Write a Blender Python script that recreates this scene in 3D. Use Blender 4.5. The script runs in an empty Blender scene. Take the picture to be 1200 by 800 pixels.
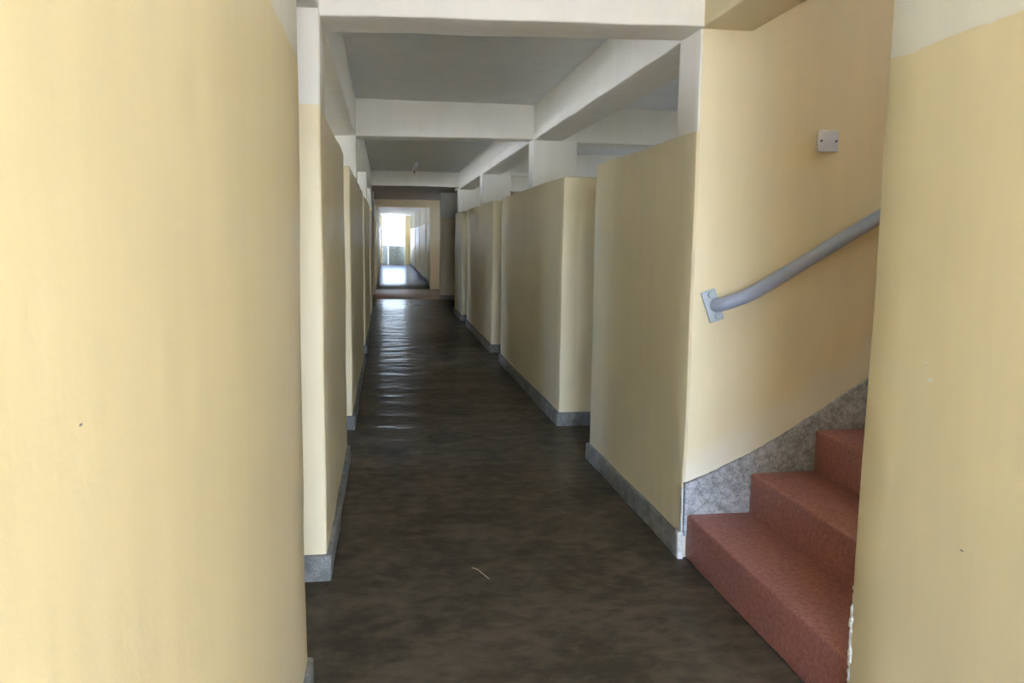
import bpy, bmesh, math, random
from mathutils import Vector, Matrix, noise

S = 0.85                      # survey units to metres
sc = bpy.context.scene
COL = sc.collection
random.seed(7)

# ------------------------------------------------------------------ materials
def new_mat(name):
    m = bpy.data.materials.new(name); m.use_nodes = True
    nt = m.node_tree; b = nt.nodes['Principled BSDF']
    return m, nt, b

def N(nt, typ, **kw):
    n = nt.nodes.new(typ)
    for k, v in kw.items():
        if k in n.inputs.keys(): n.inputs[k].default_value = v
        else: setattr(n, k, v)
    return n

def mixc(nt, fac, a, b, mode='MIX'):
    n = nt.nodes.new('ShaderNodeMix'); n.data_type = 'RGBA'; n.blend_type = mode
    for i, v in ((0, fac), (6, a), (7, b)):
        if hasattr(v, 'is_output'): nt.links.new(v, n.inputs[i])
        else: n.inputs[i].default_value = v if i == 0 else (tuple(v) + (1,) if len(v) == 3 else v)
    return n.outputs[2]

def math_n(nt, op, a, b=0.0, clamp=False):
    n = nt.nodes.new('ShaderNodeMath'); n.operation = op; n.use_clamp = clamp
    for i, v in ((0, a), (1, b)):
        if hasattr(v, 'is_output'): nt.links.new(v, n.inputs[i])
        else: n.inputs[i].default_value = v
    return n.outputs[0]

def ramp(nt, fac, p0, p1):
    n = nt.nodes.new('ShaderNodeMapRange'); n.interpolation_type = 'SMOOTHSTEP'
    nt.links.new(fac, n.inputs[0]); n.inputs[1].default_value = p0; n.inputs[2].default_value = p1
    return n.outputs[0]

def pos_of(nt):
    return nt.nodes.new('ShaderNodeNewGeometry').outputs['Position']

def noise_of(nt, pos, scale, detail=3, rough=.55, vec=(1, 1, 1), dist=0.0):
    mp = nt.nodes.new('ShaderNodeMapping'); mp.inputs['Scale'].default_value = vec
    nt.links.new(pos, mp.inputs['Vector'])
    n = N(nt, 'ShaderNodeTexNoise', Scale=scale, Detail=detail, Roughness=rough, Distortion=dist)
    nt.links.new(mp.outputs[0], n.inputs['Vector'])
    return n.outputs['Fac']

def bump(nt, b, height, strength, distance):
    n = N(nt, 'ShaderNodeBump', Strength=strength, Distance=distance)
    nt.links.new(height, n.inputs['Height']); nt.links.new(n.outputs[0], b.inputs['Normal'])

YELLOW = (0.780, 0.678, 0.430)
CREAM = (0.800, 0.780, 0.690)

def chips(nt, pos, base, spots):
    """small chips and ticks in the paint, each at its own place"""
    out = base
    for (x, y, z, sx, sy, sz, col) in spots:
        v = nt.nodes.new('ShaderNodeVectorMath'); v.operation = 'SUBTRACT'
        nt.links.new(pos, v.inputs[0]); v.inputs[1].default_value = (x*S, y*S, z*S)
        v2 = nt.nodes.new('ShaderNodeVectorMath'); v2.operation = 'DIVIDE'
        nt.links.new(v.outputs[0], v2.inputs[0]); v2.inputs[1].default_value = (sx*S, sy*S, sz*S)
        l = nt.nodes.new('ShaderNodeVectorMath'); l.operation = 'LENGTH'
        nt.links.new(v2.outputs[0], l.inputs[0])
        d = math_n(nt, 'ADD', l.outputs['Value'], math_n(nt, 'MULTIPLY', noise_of(nt, pos, 160), 1.1))
        m = ramp(nt, d, 1.55, 1.15)
        out = mixc(nt, m, out, col)
    return out

def paint(name, kind, zsplit=None, spots=(), rough=.42, sl=None):
    m, nt, b = new_mat(name)
    pos = pos_of(nt)
    streak = noise_of(nt, pos, 9, 4, .6, (1, 1, .12))
    cloud = noise_of(nt, pos, 1.6, 3, .55)
    col = {'cream': CREAM, 'white': (.80, .82, .83)}.get(kind, YELLOW)
    if zsplit is not None:
        sx = nt.nodes.new('ShaderNodeSeparateXYZ'); nt.links.new(pos, sx.inputs[0])
        wob = math_n(nt, 'MULTIPLY', math_n(nt, 'SUBTRACT', noise_of(nt, pos, 5), .5), .03)
        z = math_n(nt, 'ADD', sx.outputs[2], wob)
        base = mixc(nt, ramp(nt, z, zsplit*S - .003, zsplit*S + .003), YELLOW, CREAM)
    else:
        rgb = nt.nodes.new('ShaderNodeRGB'); rgb.outputs[0].default_value = col + (1,); base = rgb.outputs[0]
    v = math_n(nt, 'ADD', math_n(nt, 'MULTIPLY', streak, .16), math_n(nt, 'MULTIPLY', cloud, .12))
    v = math_n(nt, 'ADD', v, .86)
    cx = nt.nodes.new('ShaderNodeCombineColor')
    for i in range(3): nt.links.new(v, cx.inputs[i])
    c = mixc(nt, 1.0, base, cx.outputs[0], 'MULTIPLY')
    if sl:  # pale undercoat brushed along the cement stair skirting
        sx2 = nt.nodes.new('ShaderNodeSeparateXYZ'); nt.links.new(pos, sx2.inputs[0])
        h = math_n(nt, 'SUBTRACT', sx2.outputs[2], math_n(nt, 'MULTIPLY', sx2.outputs[0], .62))
        h = math_n(nt, 'ADD', h, math_n(nt, 'MULTIPLY', noise_of(nt, pos, 7, 4), .12))
        mk = math_n(nt, 'MULTIPLY', ramp(nt, h, sl*S + .20, sl*S + .01), .6)
        c = mixc(nt, mk, c, (.78, .76, .66))
    c = chips(nt, pos, c, spots)
    nt.links.new(c, b.inputs['Base Color'])
    rr = math_n(nt, 'ADD', math_n(nt, 'MULTIPLY', streak, .18), rough - .09)
    nt.links.new(rr, b.inputs['Roughness'])
    b.inputs['Specular IOR Level'].default_value = .35
    fine = noise_of(nt, pos, 120, 2)
    wave = noise_of(nt, pos, 12, 3, .5, (1, 1, .35))
    hgt = math_n(nt, 'ADD', math_n(nt, 'MULTIPLY', fine, .12), wave)
    bump(nt, b, hgt, .35, .006)
    return m

M = {}
M['yellow'] = paint('yellow_gloss_paint', 'yellow')
M['stair_yellow'] = paint('stair_wall_paint', 'yellow', sl=-.50, rough=.5)
M['cream'] = paint('cream_emulsion', 'cream', rough=.6)
M['white'] = paint('white_ceiling_emulsion', 'white', rough=.65)
M['two_tone_left'] = paint('two_tone_paint', 'yellow', 2.175, spots=[
    (-.28, .804, 1.424, .02, .005, .0016, (.20, .18, .16))])
M['two_tone_right'] = paint('two_tone_paint_chipped', 'yellow', 2.15, spots=[
    (1.484, 2.054, 1.232, .02, .014, .005, (.80, .80, .72)),
    (1.484, 2.074, 1.277, .02, .007, .004, (.80, .80, .72)),
    (1.484, 1.874, .812, .02, .008, .0025, (.22, .20, .18))])

def floor_mat(name, dark, light, rough):
    m, nt, b = new_mat(name); pos = pos_of(nt)
    big = noise_of(nt, pos, 2.4, 4, .55, (1, 1.3, 1), .2)
    med = noise_of(nt, pos, 11, 4, .6, (1, 1.4, 1), .3)
    speck = noise_of(nt, pos, 70, 2)
    t = math_n(nt, 'ADD', math_n(nt, 'MULTIPLY', big, .5), math_n(nt, 'MULTIPLY', med, .5))
    c = mixc(nt, ramp(nt, t, .34, .72), dark, light)
    c = mixc(nt, math_n(nt, 'MULTIPLY', ramp(nt, speck, .5, .9), .2), c, tuple(min(1, 1.3*x) for x in light))
    nt.links.new(c, b.inputs['Base Color'])
    b.inputs['Roughness'].default_value = .9; b.inputs['Specular IOR Level'].default_value = .1
    # worn polish: a thin, uneven sheen that shows at low angles
    w = noise_of(nt, pos, 4.2, 2, .5, (.4, 1, 1))
    h = math_n(nt, 'ADD', w, math_n(nt, 'MULTIPLY', noise_of(nt, pos, 26, 2), .02))
    gl = N(nt, 'ShaderNodeBsdfGlossy'); gl.inputs['Color'].default_value = (.92, .86, .78, 1)
    nt.links.new(math_n(nt, 'ADD', math_n(nt, 'MULTIPLY', med, .2), rough - .1), gl.inputs['Roughness'])
    bp_ = N(nt, 'ShaderNodeBump', Strength=.9, Distance=.02)
    nt.links.new(h, bp_.inputs['Height']); nt.links.new(bp_.outputs[0], gl.inputs['Normal'])
    lw = N(nt, 'ShaderNodeLayerWeight', Blend=.5)
    fac = math_n(nt, 'ADD', math_n(nt, 'MULTIPLY', math_n(nt, 'POWER', lw.outputs['Facing'], 5.0), .25), .012)
    mx = nt.nodes.new('ShaderNodeMixShader'); nt.links.new(fac, mx.inputs[0])
    nt.links.new(b.outputs[0], mx.inputs[1]); nt.links.new(gl.outputs[0], mx.inputs[2])
    nt.links.new(mx.outputs[0], nt.nodes['Material Output'].inputs['Surface'])
    return m
M['floor'] = floor_mat('polished_cement', (.052, .043, .028), (.122, .099, .066), .20)
M['red_floor'] = floor_mat('red_oxide_cement', (.26, .155, .11), (.36, .23, .165), .4)

def cement(name, c0, c1, sc_, rough=.85, bs=.6, bd=.006):
    m, nt, b = new_mat(name); pos = pos_of(nt)
    a = noise_of(nt, pos, sc_, 5, .7); g = noise_of(nt, pos, 150, 2)
    t = math_n(nt, 'ADD', math_n(nt, 'MULTIPLY', a, .65), math_n(nt, 'MULTIPLY', g, .35))
    nt.links.new(mixc(nt, ramp(nt, t, .38, .62), c0, c1), b.inputs['Base Color'])
    b.inputs['Roughness'].default_value = rough
    bump(nt, b, t, bs, bd)
    return m
M['cement'] = cement('grey_cement_skirting', (.14, .14, .125), (.27, .27, .245), 14)
M['stair_cement'] = cement('rough_cement_band', (.24, .25, .245), (.54, .56, .57), 30, .9, 1.0, .01)
M['red_step'] = cement('red_terrazzo', (.28, .105, .082), (.42, .185, .155), 60, .48, .25, .002)
M['plaster'] = cement('bare_white_plaster', (.55, .54, .48), (.80, .79, .73), 25, .9, .8, .01)
M['ground'] = cement('pale_dry_ground', (.44, .40, .335), (.55, .505, .43), 3, .95, .3, .02)
M['gate_grey'] = cement('grey_gate_paint', (.20, .22, .22), (.30, .32, .31), 8, .55, .1, .002)

def plain(name, col, rough=.4, metal=0.0, spec=.5):
    m, nt, b = new_mat(name); pos = pos_of(nt)
    n = noise_of(nt, pos, 40, 3)
    nt.links.new(mixc(nt, n, tuple(.92*x for x in col), tuple(min(1, 1.06*x) for x in col)), b.inputs['Base Color'])
    b.inputs['Roughness'].default_value = rough; b.inputs['Metallic'].default_value = metal
    b.inputs['Specular IOR Level'].default_value = spec
    return m
M['rail_grey'] = plain('blue_grey_enamel', (.36, .42, .54), .32)
M['white_plastic'] = plain('white_plastic', (.74, .76, .84), .3)
M['screw'] = plain('screw_metal', (.20, .20, .22), .4, .6)
M['bolt'] = plain('painted_bolt', (.48, .56, .60), .35)
M['tube_white'] = plain('lamp_tube_glass', (.82, .82, .80), .2)
M['white_post'] = plain('white_post_paint', (.75, .75, .73), .5)
M['board'] = plain('dark_board', (.10, .09, .13), .5)
M['straw'] = plain('dry_straw', (.50, .42, .27), .7)

# ------------------------------------------------------------------ builders
def wob(p, a=.0045):
    v = noise.noise_vector(Vector(p)*2.3)*a*1.3 + noise.noise_vector(Vector(p)*7.0 + Vector((9, 3, 5)))*a*.5
    return v

def axis_steps(a, b, r, step):
    r = min(r, (b-a)*.45)
    c = [a, a+.3*r, a+r]
    n = max(1, min(90, int(math.ceil((b-a-2*r)/step))))
    c += [a+r+(b-a-2*r)*i/n for i in range(1, n)]
    return c + [b-r, b-.3*r, b], r

def rbox(bm, lo, hi, r=.012, step=.16, amp=.0045, warp=None):
    """rounded, slightly uneven plastered block between two corners"""
    ax = []; rs = []
    for i in range(3):
        c, rr = axis_steps(lo[i], hi[i], r, step); ax.append(c); rs.append(rr)
    r = min(rs); verts = {}
    def vert(i, j, k):
        key = (i, j, k)
        if key in verts: return verts[key]
        p = Vector((ax[0][i], ax[1][j], ax[2][k]))
        c = Vector([min(max(p[q], lo[q]+r), hi[q]-r) for q in range(3)])
        d = p-c
        if d.length > 1e-9: p = c + d.normalized()*r
        if amp: p = p + wob(p, amp)
        if warp: p = warp(p)
        verts[key] = bm.verts.new(p*S)
        return verts[key]
    n = [len(a) for a in ax]
    for a in range(3):
        u, w = [(1, 2), (2, 0), (0, 1)][a]
        for side in (0, n[a]-1):
            for i in range(n[u]-1):
                for j in range(n[w]-1):
                    q = []
                    for di, dj in ((0, 0), (1, 0), (1, 1), (0, 1)):
                        t = [0, 0, 0]; t[a] = side; t[u] = i+di; t[w] = j+dj; q.append(vert(*t))
                    if side == 0: q.reverse()
                    bm.faces.new(q)

def link(name, bm, mat, parent=None, origin=None, smooth=True):
    me = bpy.data.meshes.new(name)
    if origin is not None:
        o_ = Vector(origin)*S
        for v in bm.verts: v.co -= o_
    bm.to_mesh(me); bm.free()
    me.materials.append(M[mat])
    if smooth:
        for p in me.polygons: p.use_smooth = True
    o = bpy.data.objects.new(name, me); COL.objects.link(o)
    if parent is not None: o.parent = parent
    return o

def tag(o, label=None, cat=None, kind=None, group=None):
    if label: o['label'] = label
    if cat: o['category'] = cat
    if kind: o['kind'] = kind
    if group: o['group'] = group
    return o

def struct(name, lo, hi, mat, label, cat, group=None, extra=(), **kw):
    bm = bmesh.new(); rbox(bm, lo, hi, **kw)
    for (l2, h2) in extra: rbox(bm, l2, h2, **kw)
    o = link(name, bm, mat); tag(o, label, cat, 'structure', group)
    return o

def thing(name, loc, label, cat, group=None):
    o = bpy.data.objects.new(name, None); COL.objects.link(o)
    o.location = Vector(loc)*S; o.empty_display_size = .1
    return tag(o, label, cat, None, group)

def tube(bm, pts, rad, seg=16, cap=True):
    pts = [Vector(p) for p in pts]; rings = []
    for i, p in enumerate(pts):
        t = (pts[min(i+1, len(pts)-1)] - pts[max(i-1, 0)]).normalized()
        a = Vector((0, 0, 1)) if abs(t.z) < .9 else Vector((1, 0, 0))
        u = t.cross(a).normalized(); w = t.cross(u).normalized()
        r = rad[i] if isinstance(rad, (list, tuple)) else rad
        rings.append([bm.verts.new((p + (u*math.cos(2*math.pi*k/seg) + w*math.sin(2*math.pi*k/seg))*r)*S) for k in range(seg)])
    for a, b in zip(rings, rings[1:]):
        for k in range(seg): bm.faces.new((a[k], a[(k+1) % seg], b[(k+1) % seg], b[k]))
    if cap:
        bm.faces.new(list(reversed(rings[0]))); bm.faces.new(rings[-1])
    bmesh.ops.recalc_face_normals(bm, faces=bm.faces[:])

def prism(bm, poly, y0, y1):
    """polygon in x,z extruded along y"""
    a = [bm.verts.new(Vector((x, y0, z))*S) for x, z in poly]
    b = [bm.verts.new(Vector((x, y1, z))*S) for x, z in poly]
    n = len(poly)
    bm.faces.new(a); bm.faces.new(list(reversed(b)))
    for i in range(n): bm.faces.new((a[i], b[i], b[(i+1) % n], a[(i+1) % n]))
    bmesh.ops.recalc_face_normals(bm, faces=bm.faces[:])

def catmull(P, n=8):
    P = [Vector(p) for p in P]; out = []
    for i in range(len(P)-1):
        p0, p1, p2, p3 = P[max(i-1, 0)], P[i], P[i+1], P[min(i+2, len(P)-1)]
        for k in range(n):
            t = k/n
            out.append(.5*((2*p1)+(p2-p0)*t+(2*p0-5*p1+4*p2-p3)*t*t+(3*p1-p0-3*p2+p3)*t**3))
    return out + [P[-1]]

# ------------------------------------------------------------------ survey
XL, XR = -.28, 1.484
ZPL, ZPR, ZB, ZC = 2.172, 2.135, 2.586, 2.943
BACK = -3.6; END = 51.0
OUT = 5.0                      # outer walls of the side rooms

# ---- floors and ground
struct('floor', (-OUT, BACK, -.15), (OUT, 22.0, 0), 'floor', 'dark polished grey cement floor running down the corridor', 'floor', amp=0.0, step=4)
struct('floor', (-OUT, 22.0, -.15), (OUT, 26.4, -.001), 'red_floor', 'reddish cement floor of the lit cross passage far down the corridor', 'floor', amp=0.0, step=4)
struct('floor', (-OUT, 26.4, -.15), (OUT, END+2.0, 0), 'floor', 'grey cement floor shining at the far bright end', 'floor', amp=0.0, step=4)
struct('ground', (-120, -90, -.5), (120, 200, -.15), 'ground', 'pale dry ground outside beyond the corridor end', 'ground', amp=0.0, step=60)

# ---- ceilings
struct('ceiling', (-OUT-1.6, 4.0, ZC), (OUT+1.2, END+1.3, ZC+.2), 'white', 'flat white ceiling slab over the corridor beyond the first beam', 'ceiling', amp=.002, step=.6)  # unseen eaves added at the sides and far end to shade windows and gate
struct('ceiling', (-OUT, BACK-1.1, ZC), (1.76, 4.02, ZC+.2), 'white', 'flat white ceiling slab over the near bay', 'ceiling', amp=.002, step=.6)  # this and the next slab overhang the mouth, added to stop the sun
struct('ceiling', (1.74, BACK-1.1, ZC), (OUT, 2.2, ZC+.2), 'white', 'ceiling slab beside the stair well', 'ceiling', amp=.002, step=.6)

struct('ceiling', (-OUT, 17.40, 2.79), (OUT, 26.40, ZC+.02), 'white', 'lower ceiling slab between the third beam and the lit yellow beam', 'ceiling', amp=.002, step=.6)

# ---- near full-height walls
struct('wall_left', (XL-.18, BACK, -.05), (XL, 2.84, ZC+.05), 'two_tone_left', 'tall near wall painted pale yellow below cream on the left', 'wall')
struct('wall_right', (XR, BACK, -.05), (XR+.2, 2.356, ZC+.05), 'two_tone_right', 'tall near wall painted yellow below cream, beside the stairs', 'wall')
struct('wall_stair', (XR+.15, 2.156, -.05), (OUT, 2.340, 5.7), 'stair_yellow', 'wall on the near side of the stair flight', 'wall')
struct('wall_left', (-OUT, 3.82, -.05), (XL, 3.97, ZC+.05), 'two_tone_left', 'narrow wall end painted yellow below white, past the first opening on the left', 'wall')
# stair well
struct('wall_stair', (XR+.007, 3.89, -.05), (OUT, 4.05, 5.7), 'stair_yellow', 'yellow wall behind the handrail and red stairs', 'wall')
struct('wall_stair', (OUT-.02, 2.2, 0), (OUT+.16, 4.05, 4.1), 'stair_yellow', 'wall at the back of the stair well', 'wall',
       extra=[((OUT-.02, 2.2, 4.5), (OUT+.16, 4.05, 5.7))])
struct('wall_stair', (1.56, 2.2, ZC+.1), (1.74, 4.05, 5.7), 'stair_yellow', 'upper wall over the stair opening', 'wall')
struct('ceiling', (1.5, 2.1, 5.65), (OUT+.2, 4.1, 5.85), 'cream', 'ceiling above the stair well', 'ceiling', step=.6)

struct('wall_right', (XR+.1, BACK, -.05), (OUT, BACK+.2, ZC+.05), 'cream', 'front wall on the right of the corridor mouth behind the viewer', 'wall', step=.5)
struct('wall_right', (OUT-.02, BACK, -.05), (OUT+.16, 2.25, ZC+.1), 'cream', 'outer wall of the room beside the near right wall', 'wall', step=.5)
# ---- partitions, skirtings, columns
PR_ = [(3.895, 5.83), (6.92, 10.67), (11.60, 15.24), (16.25, 18.0)]
PL_ = [(3.90, 5.90), (6.93, 10.67), (11.60, 15.24), (16.25, 18.0)]
FAR = [(26.7, 30.6), (31.5, 36.3), (37.2, 41.9), (42.8, 50.6)]
nth = ['first', 'second', 'third', 'fourth']
T = .15
def partition(side, y0, y1, zp, ret0, ret1, label, lsk, first=False):
    s = 1 if side == 'right' else -1
    xf = XR if side == 'right' else XL
    def bx(a, b): return (min(xf+s*a, xf+s*b), max(xf+s*a, xf+s*b))
    bm = bmesh.new()
    x0, x1 = bx(0, T); rbox(bm, (x0, y0, -.05), (x1, y1, zp))
    if ret0: x0, x1 = bx(T-.03, 1.7); rbox(bm, (x0, y0, -.05), (x1, y0+T, zp))
    if ret1: x0, x1 = bx(T-.03, 1.7); rbox(bm, (x0, y1-T, -.05), (x1, y1, zp))
    tag(link('wall_'+side, bm, 'yellow'), label, 'partition wall', 'structure')
    bm = bmesh.new(); q = .022; zs = .118
    x0, x1 = bx(-q, .03); rbox(bm, (x0, y0-(0 if first else q), -.02), (x1, y1+q, zs), r=.009, step=.1, amp=.006)
    if ret0: x0, x1 = bx(.02, 1.7); rbox(bm, (x0, y0-q, -.02), (x1, y0+.03, zs), r=.009, step=.1, amp=.006)
    if ret1: x0, x1 = bx(.02, 1.7); rbox(bm, (x0, y1-.03, -.02), (x1, y1+q, zs), r=.009, step=.1, amp=.006)
    tag(link('baseboard_'+side, bm, 'cement'), lsk, 'skirting', 'structure')
for i, (a, b) in enumerate(PR_):
    partition('right', a, b, ZPR, i > 0, True, f'{nth[i]} low yellow partition beyond the stairs on the right', f'grey cement skirting along the {nth[i]} right partition', i == 0)
for i, (a, b) in enumerate(PL_):
    partition('left', a, b, ZPL, i > 0, True, f'{nth[i]} low yellow partition past the first opening on the left', f'grey cement skirting along the {nth[i]} left partition', i == 0)
for i, (a, b) in enumerate(FAR):
    partition('right', a, b, ZPR, True, True, f'{nth[i]} low partition on the right beyond the lit cross passage', f'skirting of the {nth[i]} right partition beyond the cross passage')
    partition('left', a, b, ZPL, True, True, f'{nth[i]} low partition on the left beyond the lit cross passage', f'skirting of the {nth[i]} left partition beyond the cross passage')
# skirtings of the near walls
struct('baseboard_left', (XL-.02, BACK, -.02), (XL+.02, 2.86, .125), 'cement', 'skirting at the foot of the tall near left wall', 'skirting', r=.009, step=.1, amp=.006)
struct('baseboard_left', (-1.8, 3.80, -.02), (XL+.022, 3.93, .122), 'cement', 'grey skirting block at the foot of the narrow left wall end', 'skirting', r=.009, step=.06, amp=.006)

def column(side, y, zp, label, d=.30, w=.45, far=False):
    s = 1 if side == 'right' else -1
    xf = XR if side == 'right' else XL
    x0, x1 = sorted((xf, xf+s*w))
    struct('column', (x0, y, 0 if far else zp-.012), (x1, y+d, ZC+.05), 'cream', label, 'column', step=.12)
for i, y in enumerate((3.893, 8.42, 12.95, 17.14)):
    column('right', y, ZPR, f'{nth[i]} cream column rising above the right partitions', w=.40 if i == 0 else .45, d=.29)
for i, y in enumerate((3.83, 8.42, 12.95, 17.14)):
    column('left', y, ZPL, f'{nth[i]} cream column rising above the left partitions', d=.31)
for i, y in enumerate((31.2, 37.0, 42.6, 48.4)):
    column('right', y, ZPR, f'{nth[i]} cream column on the right beyond the cross passage')
    column('left', y, ZPL, f'{nth[i]} cream column on the left beyond the cross passage')

# ---- beams
def beam(lo, hi, label, zl=None, zr=None, mat='cream'):
    warp = None
    if zl is not None:
        def warp(p):
            if p.z < (lo[2]+hi[2])/2:
                t = (p.x-lo[0])/(hi[0]-lo[0]); p = p.copy(); p.z += zl+(zr-zl)*t-lo[2]
            return p
    bm = bmesh.new(); rbox(bm, lo, hi, step=.12, warp=warp)
    tag(link('beam', bm, mat), label, 'beam', 'structure')
beam((XL-.02, 3.855, ZB), (XR+.02, 4.16, ZC+.05), 'bright cream beam crossing the corridor nearest the viewer', 2.562, 2.606)
beam((XL-.02, 8.42, ZB), (XR+.02, 8.72, ZC+.05), 'second cream beam crossing the corridor', 2.586, 2.612)
beam((XL-.02, 17.14, ZB), (XR+.02, 17.45, ZC+.05), 'third dim beam crossing the corridor behind the ceiling batten', 2.65, 2.65)
beam((XR, 2.2, ZB+.02), (XR+.265, 3.93, ZC+.05), 'short beam over the foot of the stairs', mat='stair_yellow')
beam((XR, 4.1, ZB+.015), (XR+.30, 18.0, ZC+.05), 'long cream beam running above the right partitions')
beam((XL-.30, 2.74, ZB), (XL, 18.0, ZC+.05), 'long cream beam running above the left partitions')
for i, y in enumerate((8.42, 12.95, 17.14)):
    beam((XR+.28, y, ZB), (OUT, y+.3, ZC+.05), f'{nth[i]} cross beam in the room behind the right partitions')
    beam((-OUT, y, ZB), (XL-.28, y+.3, ZC+.05), f'{nth[i]} cross beam in the room behind the left partitions')

# ---- cross passage zone
for side, s, xf in (('right', 1, XR-.06), ('left', -1, XL)):
    x0, x1 = sorted((xf, s*OUT))
    struct('wall_'+side, (x0, 21.9, -.05), (x1, 22.1, ZC+.05), 'two_tone_right', f'dim wall end before the cross passage on the {side}', 'wall')
    struct('baseboard_'+side, (min(x0, x1)-.02, 21.88, -.02), (max(x0, x1)+.02, 21.93, .12), 'cement', f'skirting of the dim wall end on the {side}', 'skirting', r=.009, amp=.004)
    xf2 = 1.385 if s > 0 else -.305
    x0, x1 = sorted((xf2, s*OUT))
    struct('wall_'+side, (x0, 26.35, -.05), (x1, 26.6, ZC+.05), 'yellow', f'lit yellow wall end at the far side of the cross passage on the {side}', 'wall')
    x0, x1 = sorted((xf+s*1.3, xf+s*1.45))
    struct('wall_'+side, (x0, 18.0, -.05), (x1, 21.95, ZC+.05), 'yellow', f'back wall of the dark recess on the {side}', 'wall')
beam((-OUT, 26.35, 2.56), (OUT, 26.6, ZC+.05), 'yellow lit beam across the far side of the cross passage', mat='yellow')

# ---- unseen outer walls of the rooms, window openings sized for the light
def outer(x0, x1, y0, y1, label, side, sill=1.65, head=2.4, pier=.65):
    bm = bmesh.new()
    rbox(bm, (x0, y0, -.05), (x1, y1, sill), step=.5, amp=.003)
    rbox(bm, (x0, y0, head), (x1, y1, ZC+.1), step=.5, amp=.003)
    n = max(1, round((y1-y0)/2.2))
    for k in range(n+1):
        c = y0+(y1-y0)*k/n; a = max(y0, c-pier); b = min(y1, c+pier)
        rbox(bm, (x0, a, sill-.05), (x1, b, head+.05), step=.5, amp=.003)
    tag(link('wall_'+side, bm, 'cream'), label, 'wall', 'structure')
outer(OUT-.02, OUT+.18, 4.0, 22.1, 'outer wall with window openings behind the right partitions', 'right', 1.85, 2.2, .8)
outer(-OUT-.18, -OUT+.02, 3.8, 22.1, 'unseen outer wall behind the left partitions, with openings sized to light the corridor', 'left', 1.5, 2.35, .45)  # left openings are unseen, made large to brighten the corridor
struct('wall_left', (-OUT-.18, BACK, -.05), (-OUT+.02, 3.9, ZC+.1), 'cream', 'unseen outer wall added beside the near left wall to keep light out', 'wall', step=.5)  # added out of view, shuts off daylight reaching the first left opening
struct('wall_left', (-OUT, BACK, -.05), (XL-.1, BACK+.2, ZC+.05), 'cream', 'unseen end wall added beside the near left wall to keep light out', 'wall', step=.5)  # closes the same unseen space against daylight
outer(OUT-.02, OUT+.18, 26.35, END, 'outer wall on the right beyond the cross passage', 'right')
outer(-OUT-.18, -OUT+.02, 26.35, END, 'outer wall on the left beyond the cross passage', 'left')

struct('wall_left', (-OUT-.18, 22.0, -.05), (-OUT+.02, 26.5, ZC+.1), 'cream', 'unseen outer wall added to block light at the left end of the cross passage', 'wall', step=.5)  # out of view, added to dim the cross passage
struct('wall_right', (OUT-.02, 22.0, -.05), (OUT+.18, 26.5, 2.5), 'cream', 'unseen tall parapet added to cut light at the right end of the cross passage', 'wall', step=.5)  # out of view, raised to leave only a slit of sky light

# ---- far open end
for nm, x0, x1, lb in (('column', -.52, -.17, 'left'), ('column', 1.17, 1.47, 'right')):
    struct(nm, (x0, END-.1, -.05), (x1, END+.25, ZC+.05), 'yellow', f'yellow column framing the bright corridor end on the {lb}', 'column', step=.3)
struct('wall_left', (-OUT, END, -.05), (-.45, END+.2, ZC+.05), 'cream', 'end wall closing the left side rooms', 'wall', step=.5)
struct('wall_right', (1.45, END, -.05), (OUT, END+.2, ZC+.05), 'cream', 'end wall closing the right side rooms', 'wall', step=.5)

g = thing('metal_gate', (.5, END+.55, 0), 'low grey sheet metal gate closing the bright corridor end', 'gate')
def gbox(name, lo, hi, mat, parent=None, org=(.5, END+.55, 0), r=.006, **kw):
    bm = bmesh.new(); rbox(bm, lo, hi, r=r, step=kw.pop('step', .3), amp=kw.pop('amp', 0.0))
    return link(name, bm, mat, parent, org)
gx0, gx1, gy, gh = -.34, 1.42, END+.55, 1.14
gbox('sheet_panel', (gx0+.03, gy-.008, .05), (gx1-.03, gy+.008, gh-.03), 'gate_grey', g)
gbox('top_rail', (gx0, gy-.03, gh-.05), (gx1, gy+.03, gh), 'gate_grey', g)
gbox('middle_rail', (gx0, gy-.03, .52), (gx1, gy+.03, .57), 'gate_grey', g)
gbox('bottom_rail', (gx0, gy-.03, .0), (gx1, gy+.03, .06), 'gate_grey', g)
for x in (gx0, .70, gx1-.05): gbox('upright', (x, gy-.032, 0), (x+.05, gy+.032, gh), 'gate_grey', g)
bm = bmesh.new(); tube(bm, [(.17, END+.35, 0), (.17, END+.35, .02), (.17, END+.35, 1.2), (.17, END+.35, 1.22)], [.055, .045, .045, .02], 14)
p = link('gate_post', bm, 'white_post'); tag(p, 'thin white post standing in front of the grey gate', 'post')
bd = thing('notice_board', (-.36, END-.115, 1.5), 'dark board hung on the left yellow column at the bright end', 'board')
gbox('panel', (-.47, END-.135, 1.55), (-.26, END-.11, 2.12), 'board', bd, (-.36, END-.115, 1.5))
gbox('board_frame', (-.49, END-.128, 1.52), (-.24, END-.105, 2.15), 'screw', bd, (-.36, END-.115, 1.5))

# ------------------------------------------------------------------ stairs
st = thing('staircase', (XR+.02, 3.1, 0), 'red terrazzo staircase climbing away beside the yellow wall', 'stairs')
rise = [.232, .438, .655]; nose = [1.506, 1.835, 2.175]
while len(rise) < 10: rise.append(rise[-1]+.215); nose.append(nose[-1]+.335)
for i in range(10):
    bm = bmesh.new()
    x1 = nose[i+1]+.06 if i < 9 else OUT-.03
    rbox(bm, (nose[i], 2.350, 0 if i == 0 else rise[i-1]-.12), (x1, 3.882, rise[i]), r=.014, step=.06 if i < 4 else .3, amp=.004)
    o = link('step' if i < 9 else 'landing', bm, 'red_step', st, (XR+.02, 3.1, 0))
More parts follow.
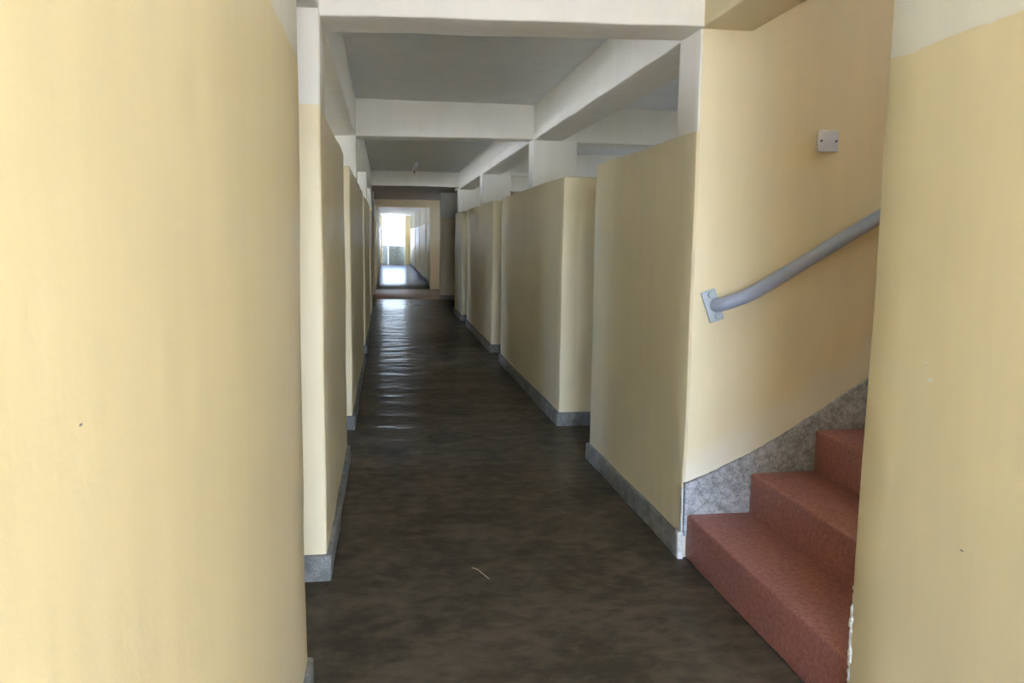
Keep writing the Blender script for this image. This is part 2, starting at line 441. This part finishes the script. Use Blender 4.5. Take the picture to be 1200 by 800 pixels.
# cement band following the stairs on the wall
bm = bmesh.new()
top = [(XR+.004, .392), (1.60, .432), (1.70, .478), (1.79, .520), (1.90, .575), (2.05, .660), (2.25, .790), (2.46, .922), (3.2, 1.392), (4.9, 2.48)]
bot = [(4.9, 1.6), (2.46, .3), (XR+.004, .12)]
tt = []
for (xa, za), (xb, zb) in zip(top, top[1:]):
    n = max(2, int((xb-xa)/.03))
    for k in range(n):
        t = k/n; x = xa+(xb-xa)*t
        tt.append((x, za+(zb-za)*t + .006*noise.noise(Vector((x*22, 1, 4)))))
prism(bm, tt+[top[-1]]+bot, 3.868, 3.90)
o = link('trim_1', bm, 'stair_cement', smooth=False); tag(o, 'rough grey cement band following the stairs up the yellow wall', 'skirting', 'structure')
# crumbled plaster lip where the first step meets the near right wall
bm = bmesh.new()
for k in range(26):
    z = .02+.5*k/26 + random.uniform(-.01, .01)
    r_ = random.uniform(.010, .020) if k < 22 else .008
    bmesh.ops.create_icosphere(bm, subdivisions=2, radius=r_*S, matrix=Matrix.Translation(Vector((XR+.006, 2.352, z))*S) @ Matrix.Diagonal((.5, .9, random.uniform(1.2, 2.0), 1)))
for v in bm.verts: v.co += noise.noise_vector(v.co*60)*.006
o = link('trim_2', bm, 'plaster'); tag(o, 'crumbled white plaster edge between the near right wall and the first step', 'plaster', 'structure')
bm = bmesh.new()
rbox(bm, (XR-.018, 3.865, -.02), (XR+.012, 3.935, .14), r=.008, step=.03, amp=.012)
rbox(bm, (XR-.003, 3.872, .1), (XR+.006, 3.90, .37), r=.003, step=.03, amp=.008)
o = link('trim_3', bm, 'plaster'); tag(o, 'pale plaster patch at the corner between first step and first right partition', 'plaster', 'structure')

# ------------------------------------------------------------------ handrail
org = (1.605, 3.89, 1.295)
hr = thing('handrail', org, 'blue grey painted pipe handrail on the yellow stair wall', 'handrail')
path = [(1.612, 3.885, 1.293), (1.618, 3.848, 1.297), (1.636, 3.818, 1.307), (1.669, 3.803, 1.321), (1.71, 3.80, 1.336), (1.75, 3.80, 1.353), (1.80, 3.80, 1.379), (1.95, 3.80, 1.467), (2.1, 3.80, 1.557), (2.40, 3.80, 1.733)]
path += [(2.40+.2*k, 3.80, 1.733+.2*k*.583) for k in range(1, 11)]
e = path[-1]; path += [(e[0]+.12, 3.815, e[2]+.06), (e[0]+.14, 3.885, e[2]+.07)]
bm = bmesh.new(); tube(bm, catmull(path, 7), .034, 20); link('rail', bm, 'rail_grey', hr, org)
def plate(cx, cz, ang):
    R_ = Matrix.Rotation(ang, 4, 'Y'); bm = bmesh.new()
    rbox(bm, (-.038, -.010, -.080), (.038, .004, .080), r=.005, step=.05, amp=0.0)
    bm.transform(Matrix.Translation(Vector((cx, 3.886, cz))*S) @ R_)
    pl = link('mounting_plate', bm, 'bolt', hr, org)
    for dz in (-.057, .057):
        bm = bmesh.new()
        bmesh.ops.create_cone(bm, cap_ends=True, segments=6, radius1=.019*S, radius2=.016*S, depth=.016*S, matrix=Matrix.Translation(Vector((cx, 3.886, cz))*S) @ R_ @ Matrix.Translation(Vector((.006, -.016, dz))*S) @ Matrix.Rotation(math.pi/2, 4, 'X'))
        bmesh.ops.create_cone(bm, cap_ends=True, segments=18, radius1=.025*S, radius2=.025*S, depth=.004*S, matrix=Matrix.Translation(Vector((cx, 3.886, cz))*S) @ R_ @ Matrix.Translation(Vector((.006, -.010, dz))*S) @ Matrix.Rotation(math.pi/2, 4, 'X'))
        bmesh.ops.bevel(bm, geom=bm.edges[:], offset=.002*S, segments=1)
        o = link('bolt', bm, 'bolt', pl, org, smooth=False)
plate(1.595, 1.290, math.radians(-20))
plate(e[0]+.14, e[2]+.07, math.radians(-20))

# ------------------------------------------------------------------ blanking plate
org = (2.152, 3.885, 2.112)
bp = thing('blanking_plate', org, 'small white square electrical blanking plate above the handrail', 'electrical plate')
cx, cz = 2.146, 2.100
bm = bmesh.new(); rbox(bm, (cx-.046, 3.868, cz-.046), (cx+.046, 3.892, cz+.046), r=.004, step=.05, amp=0.0)
link('back_box', bm, 'white_plastic', bp, org)
bm = bmesh.new(); rbox(bm, (cx-.052, 3.858, cz-.052), (cx+.052, 3.870, cz+.052), r=.006, step=.04, amp=0.0)
rbox(bm, (cx-.013, 3.8555, cz-.013), (cx+.013, 3.860, cz+.013), r=.002, step=.04, amp=0.0)
fp = link('face_plate', bm, 'white_plastic', bp, org)
for dx in (-.039, .039):
    bm = bmesh.new()
    bmesh.ops.create_cone(bm, cap_ends=True, segments=14, radius1=.0065*S, radius2=.0055*S, depth=.004*S, matrix=Matrix.Translation(Vector((cx+dx, 3.8565, cz))*S) @ Matrix.Rotation(math.pi/2, 4, 'X'))
    link('screw', bm, 'screw', fp, org)

# ------------------------------------------------------------------ ceiling batten
org = (.56, 15.9, ZC)
bt = thing('ceiling_light', org, 'slim fluorescent batten fixed to the ceiling before the third beam', 'ceiling light')
bm = bmesh.new(); rbox(bm, (.53, 15.15, ZC-.05), (.59, 16.6, ZC+.005), r=.008, step=.4, amp=0.0); link('housing', bm, 'white_plastic', bt, org)
for y in (15.2, 16.5):
    bm = bmesh.new(); rbox(bm, (.545, y, ZC-.095), (.575, y+.04, ZC-.045), r=.006, step=.05, amp=0.0); link('lamp_holder', bm, 'white_plastic', bt, org)
bm = bmesh.new(); tube(bm, [(.56, 15.22, ZC-.078), (.56, 16.52, ZC-.078)], .016, 14); link('lamp_tube', bm, 'tube_white', bt, org)

# ------------------------------------------------------------------ straw on the floor
bm = bmesh.new()
pts = catmull([(.411, 3.867, .004), (.432, 3.835, .009), (.455, 3.785, .006), (.478, 3.725, .004)], 5)
tube(bm, pts, .0019, 6)
o = link('straw', bm, 'straw'); tag(o, 'thin pale straw lying on the dark cement floor', 'straw')

# ------------------------------------------------------------------ light
w = bpy.data.worlds.new('sky'); sc.world = w; w.use_nodes = True
nt = w.node_tree; bg = nt.nodes['Background']
sky = nt.nodes.new('ShaderNodeTexSky'); sky.sky_type = 'NISHITA'; sky.sun_disc = False
sky.sun_elevation = math.radians(48); sky.sun_rotation = math.radians(150); sky.air_density = 1.0; sky.dust_density = 3.0; sky.ozone_density = 1.0
nt.links.new(mixc(nt, 1.0, mixc(nt, .35, sky.outputs[0], (3.0, 3.1, 3.2)), (.82, 1.0, 1.40), 'MULTIPLY'), bg.inputs[0])
bg.inputs[1].default_value = 1.0

def sun(name, energy, d, col):
    l = bpy.data.lights.new(name, 'SUN'); l.energy = energy; l.angle = math.radians(1.5); l.color = col
    o = bpy.data.objects.new(name, l); COL.objects.link(o)
    o.rotation_euler = Vector(d).to_track_quat('-Z', 'Y').to_euler(); o.location = (0, -8, 12)
sun('sun', 9.0, (.25, .35, -.90), (1, .97, .92))

def portal(name, c, sx, sy, d):
    l = bpy.data.lights.new(name, 'AREA'); l.shape = 'RECTANGLE'; l.size = sx*S; l.size_y = sy*S
    l.cycles.is_portal = True
    o = bpy.data.objects.new(name, l); COL.objects.link(o); o.location = Vector(c)*S
    o.rotation_euler = Vector(d).to_track_quat('-Z', 'Z').to_euler()
portal('sky_portal', (.6, BACK-.02, 1.45), 1.8, 2.95, (0, 1, 0))
portal('sky_portal', (.5, END+.3, 1.45), 1.9, 2.9, (0, -1, 0))
portal('sky_portal', (OUT, 24.2, 2.65), 4.2, .3, (-1, 0, 0))
for s in (1, -1):
    portal('sky_portal', (s*OUT, 13, 2.05 if s > 0 else 1.9), 18, .4 if s > 0 else 1.3, (-s, 0, 0))
portal('sky_portal', (OUT, 3.1, 4.3), 1.6, .4, (-1, 0, 0))

# ------------------------------------------------------------------ camera
F, YAW, PITCH, ROLL = 969.741, 8.73, -7.012, .803
y, p, r = map(math.radians, (YAW, PITCH, ROLL))
f = Vector((math.sin(y)*math.cos(p), math.cos(y)*math.cos(p), math.sin(p)))
rt = Vector((math.cos(y), -math.sin(y), 0)); up = rt.cross(f)
rt2 = rt*math.cos(r)+up*math.sin(r); up2 = -rt*math.sin(r)+up*math.cos(r)
cam = bpy.data.cameras.new('camera'); cam.sensor_width = 36; cam.lens = F*36/1200; cam.clip_end = 500; cam.clip_start = .05
co = bpy.data.objects.new('camera', cam); COL.objects.link(co)
mt = Matrix((rt2, up2, -f)).transposed().to_4x4(); mt.translation = Vector((0, 0, 1.6))*S
co.matrix_world = mt; sc.camera = co

sc.view_settings.view_transform = 'Standard'; sc.view_settings.look = 'None'
sc.view_settings.gamma = 1; sc.view_settings.use_curve_mapping = False
sc.view_settings.exposure = 2.58
c = sc.cycles
c.max_bounces = 16; c.diffuse_bounces = 10; c.glossy_bounces = 6; c.use_denoising = True
c.sample_clamp_indirect = 20
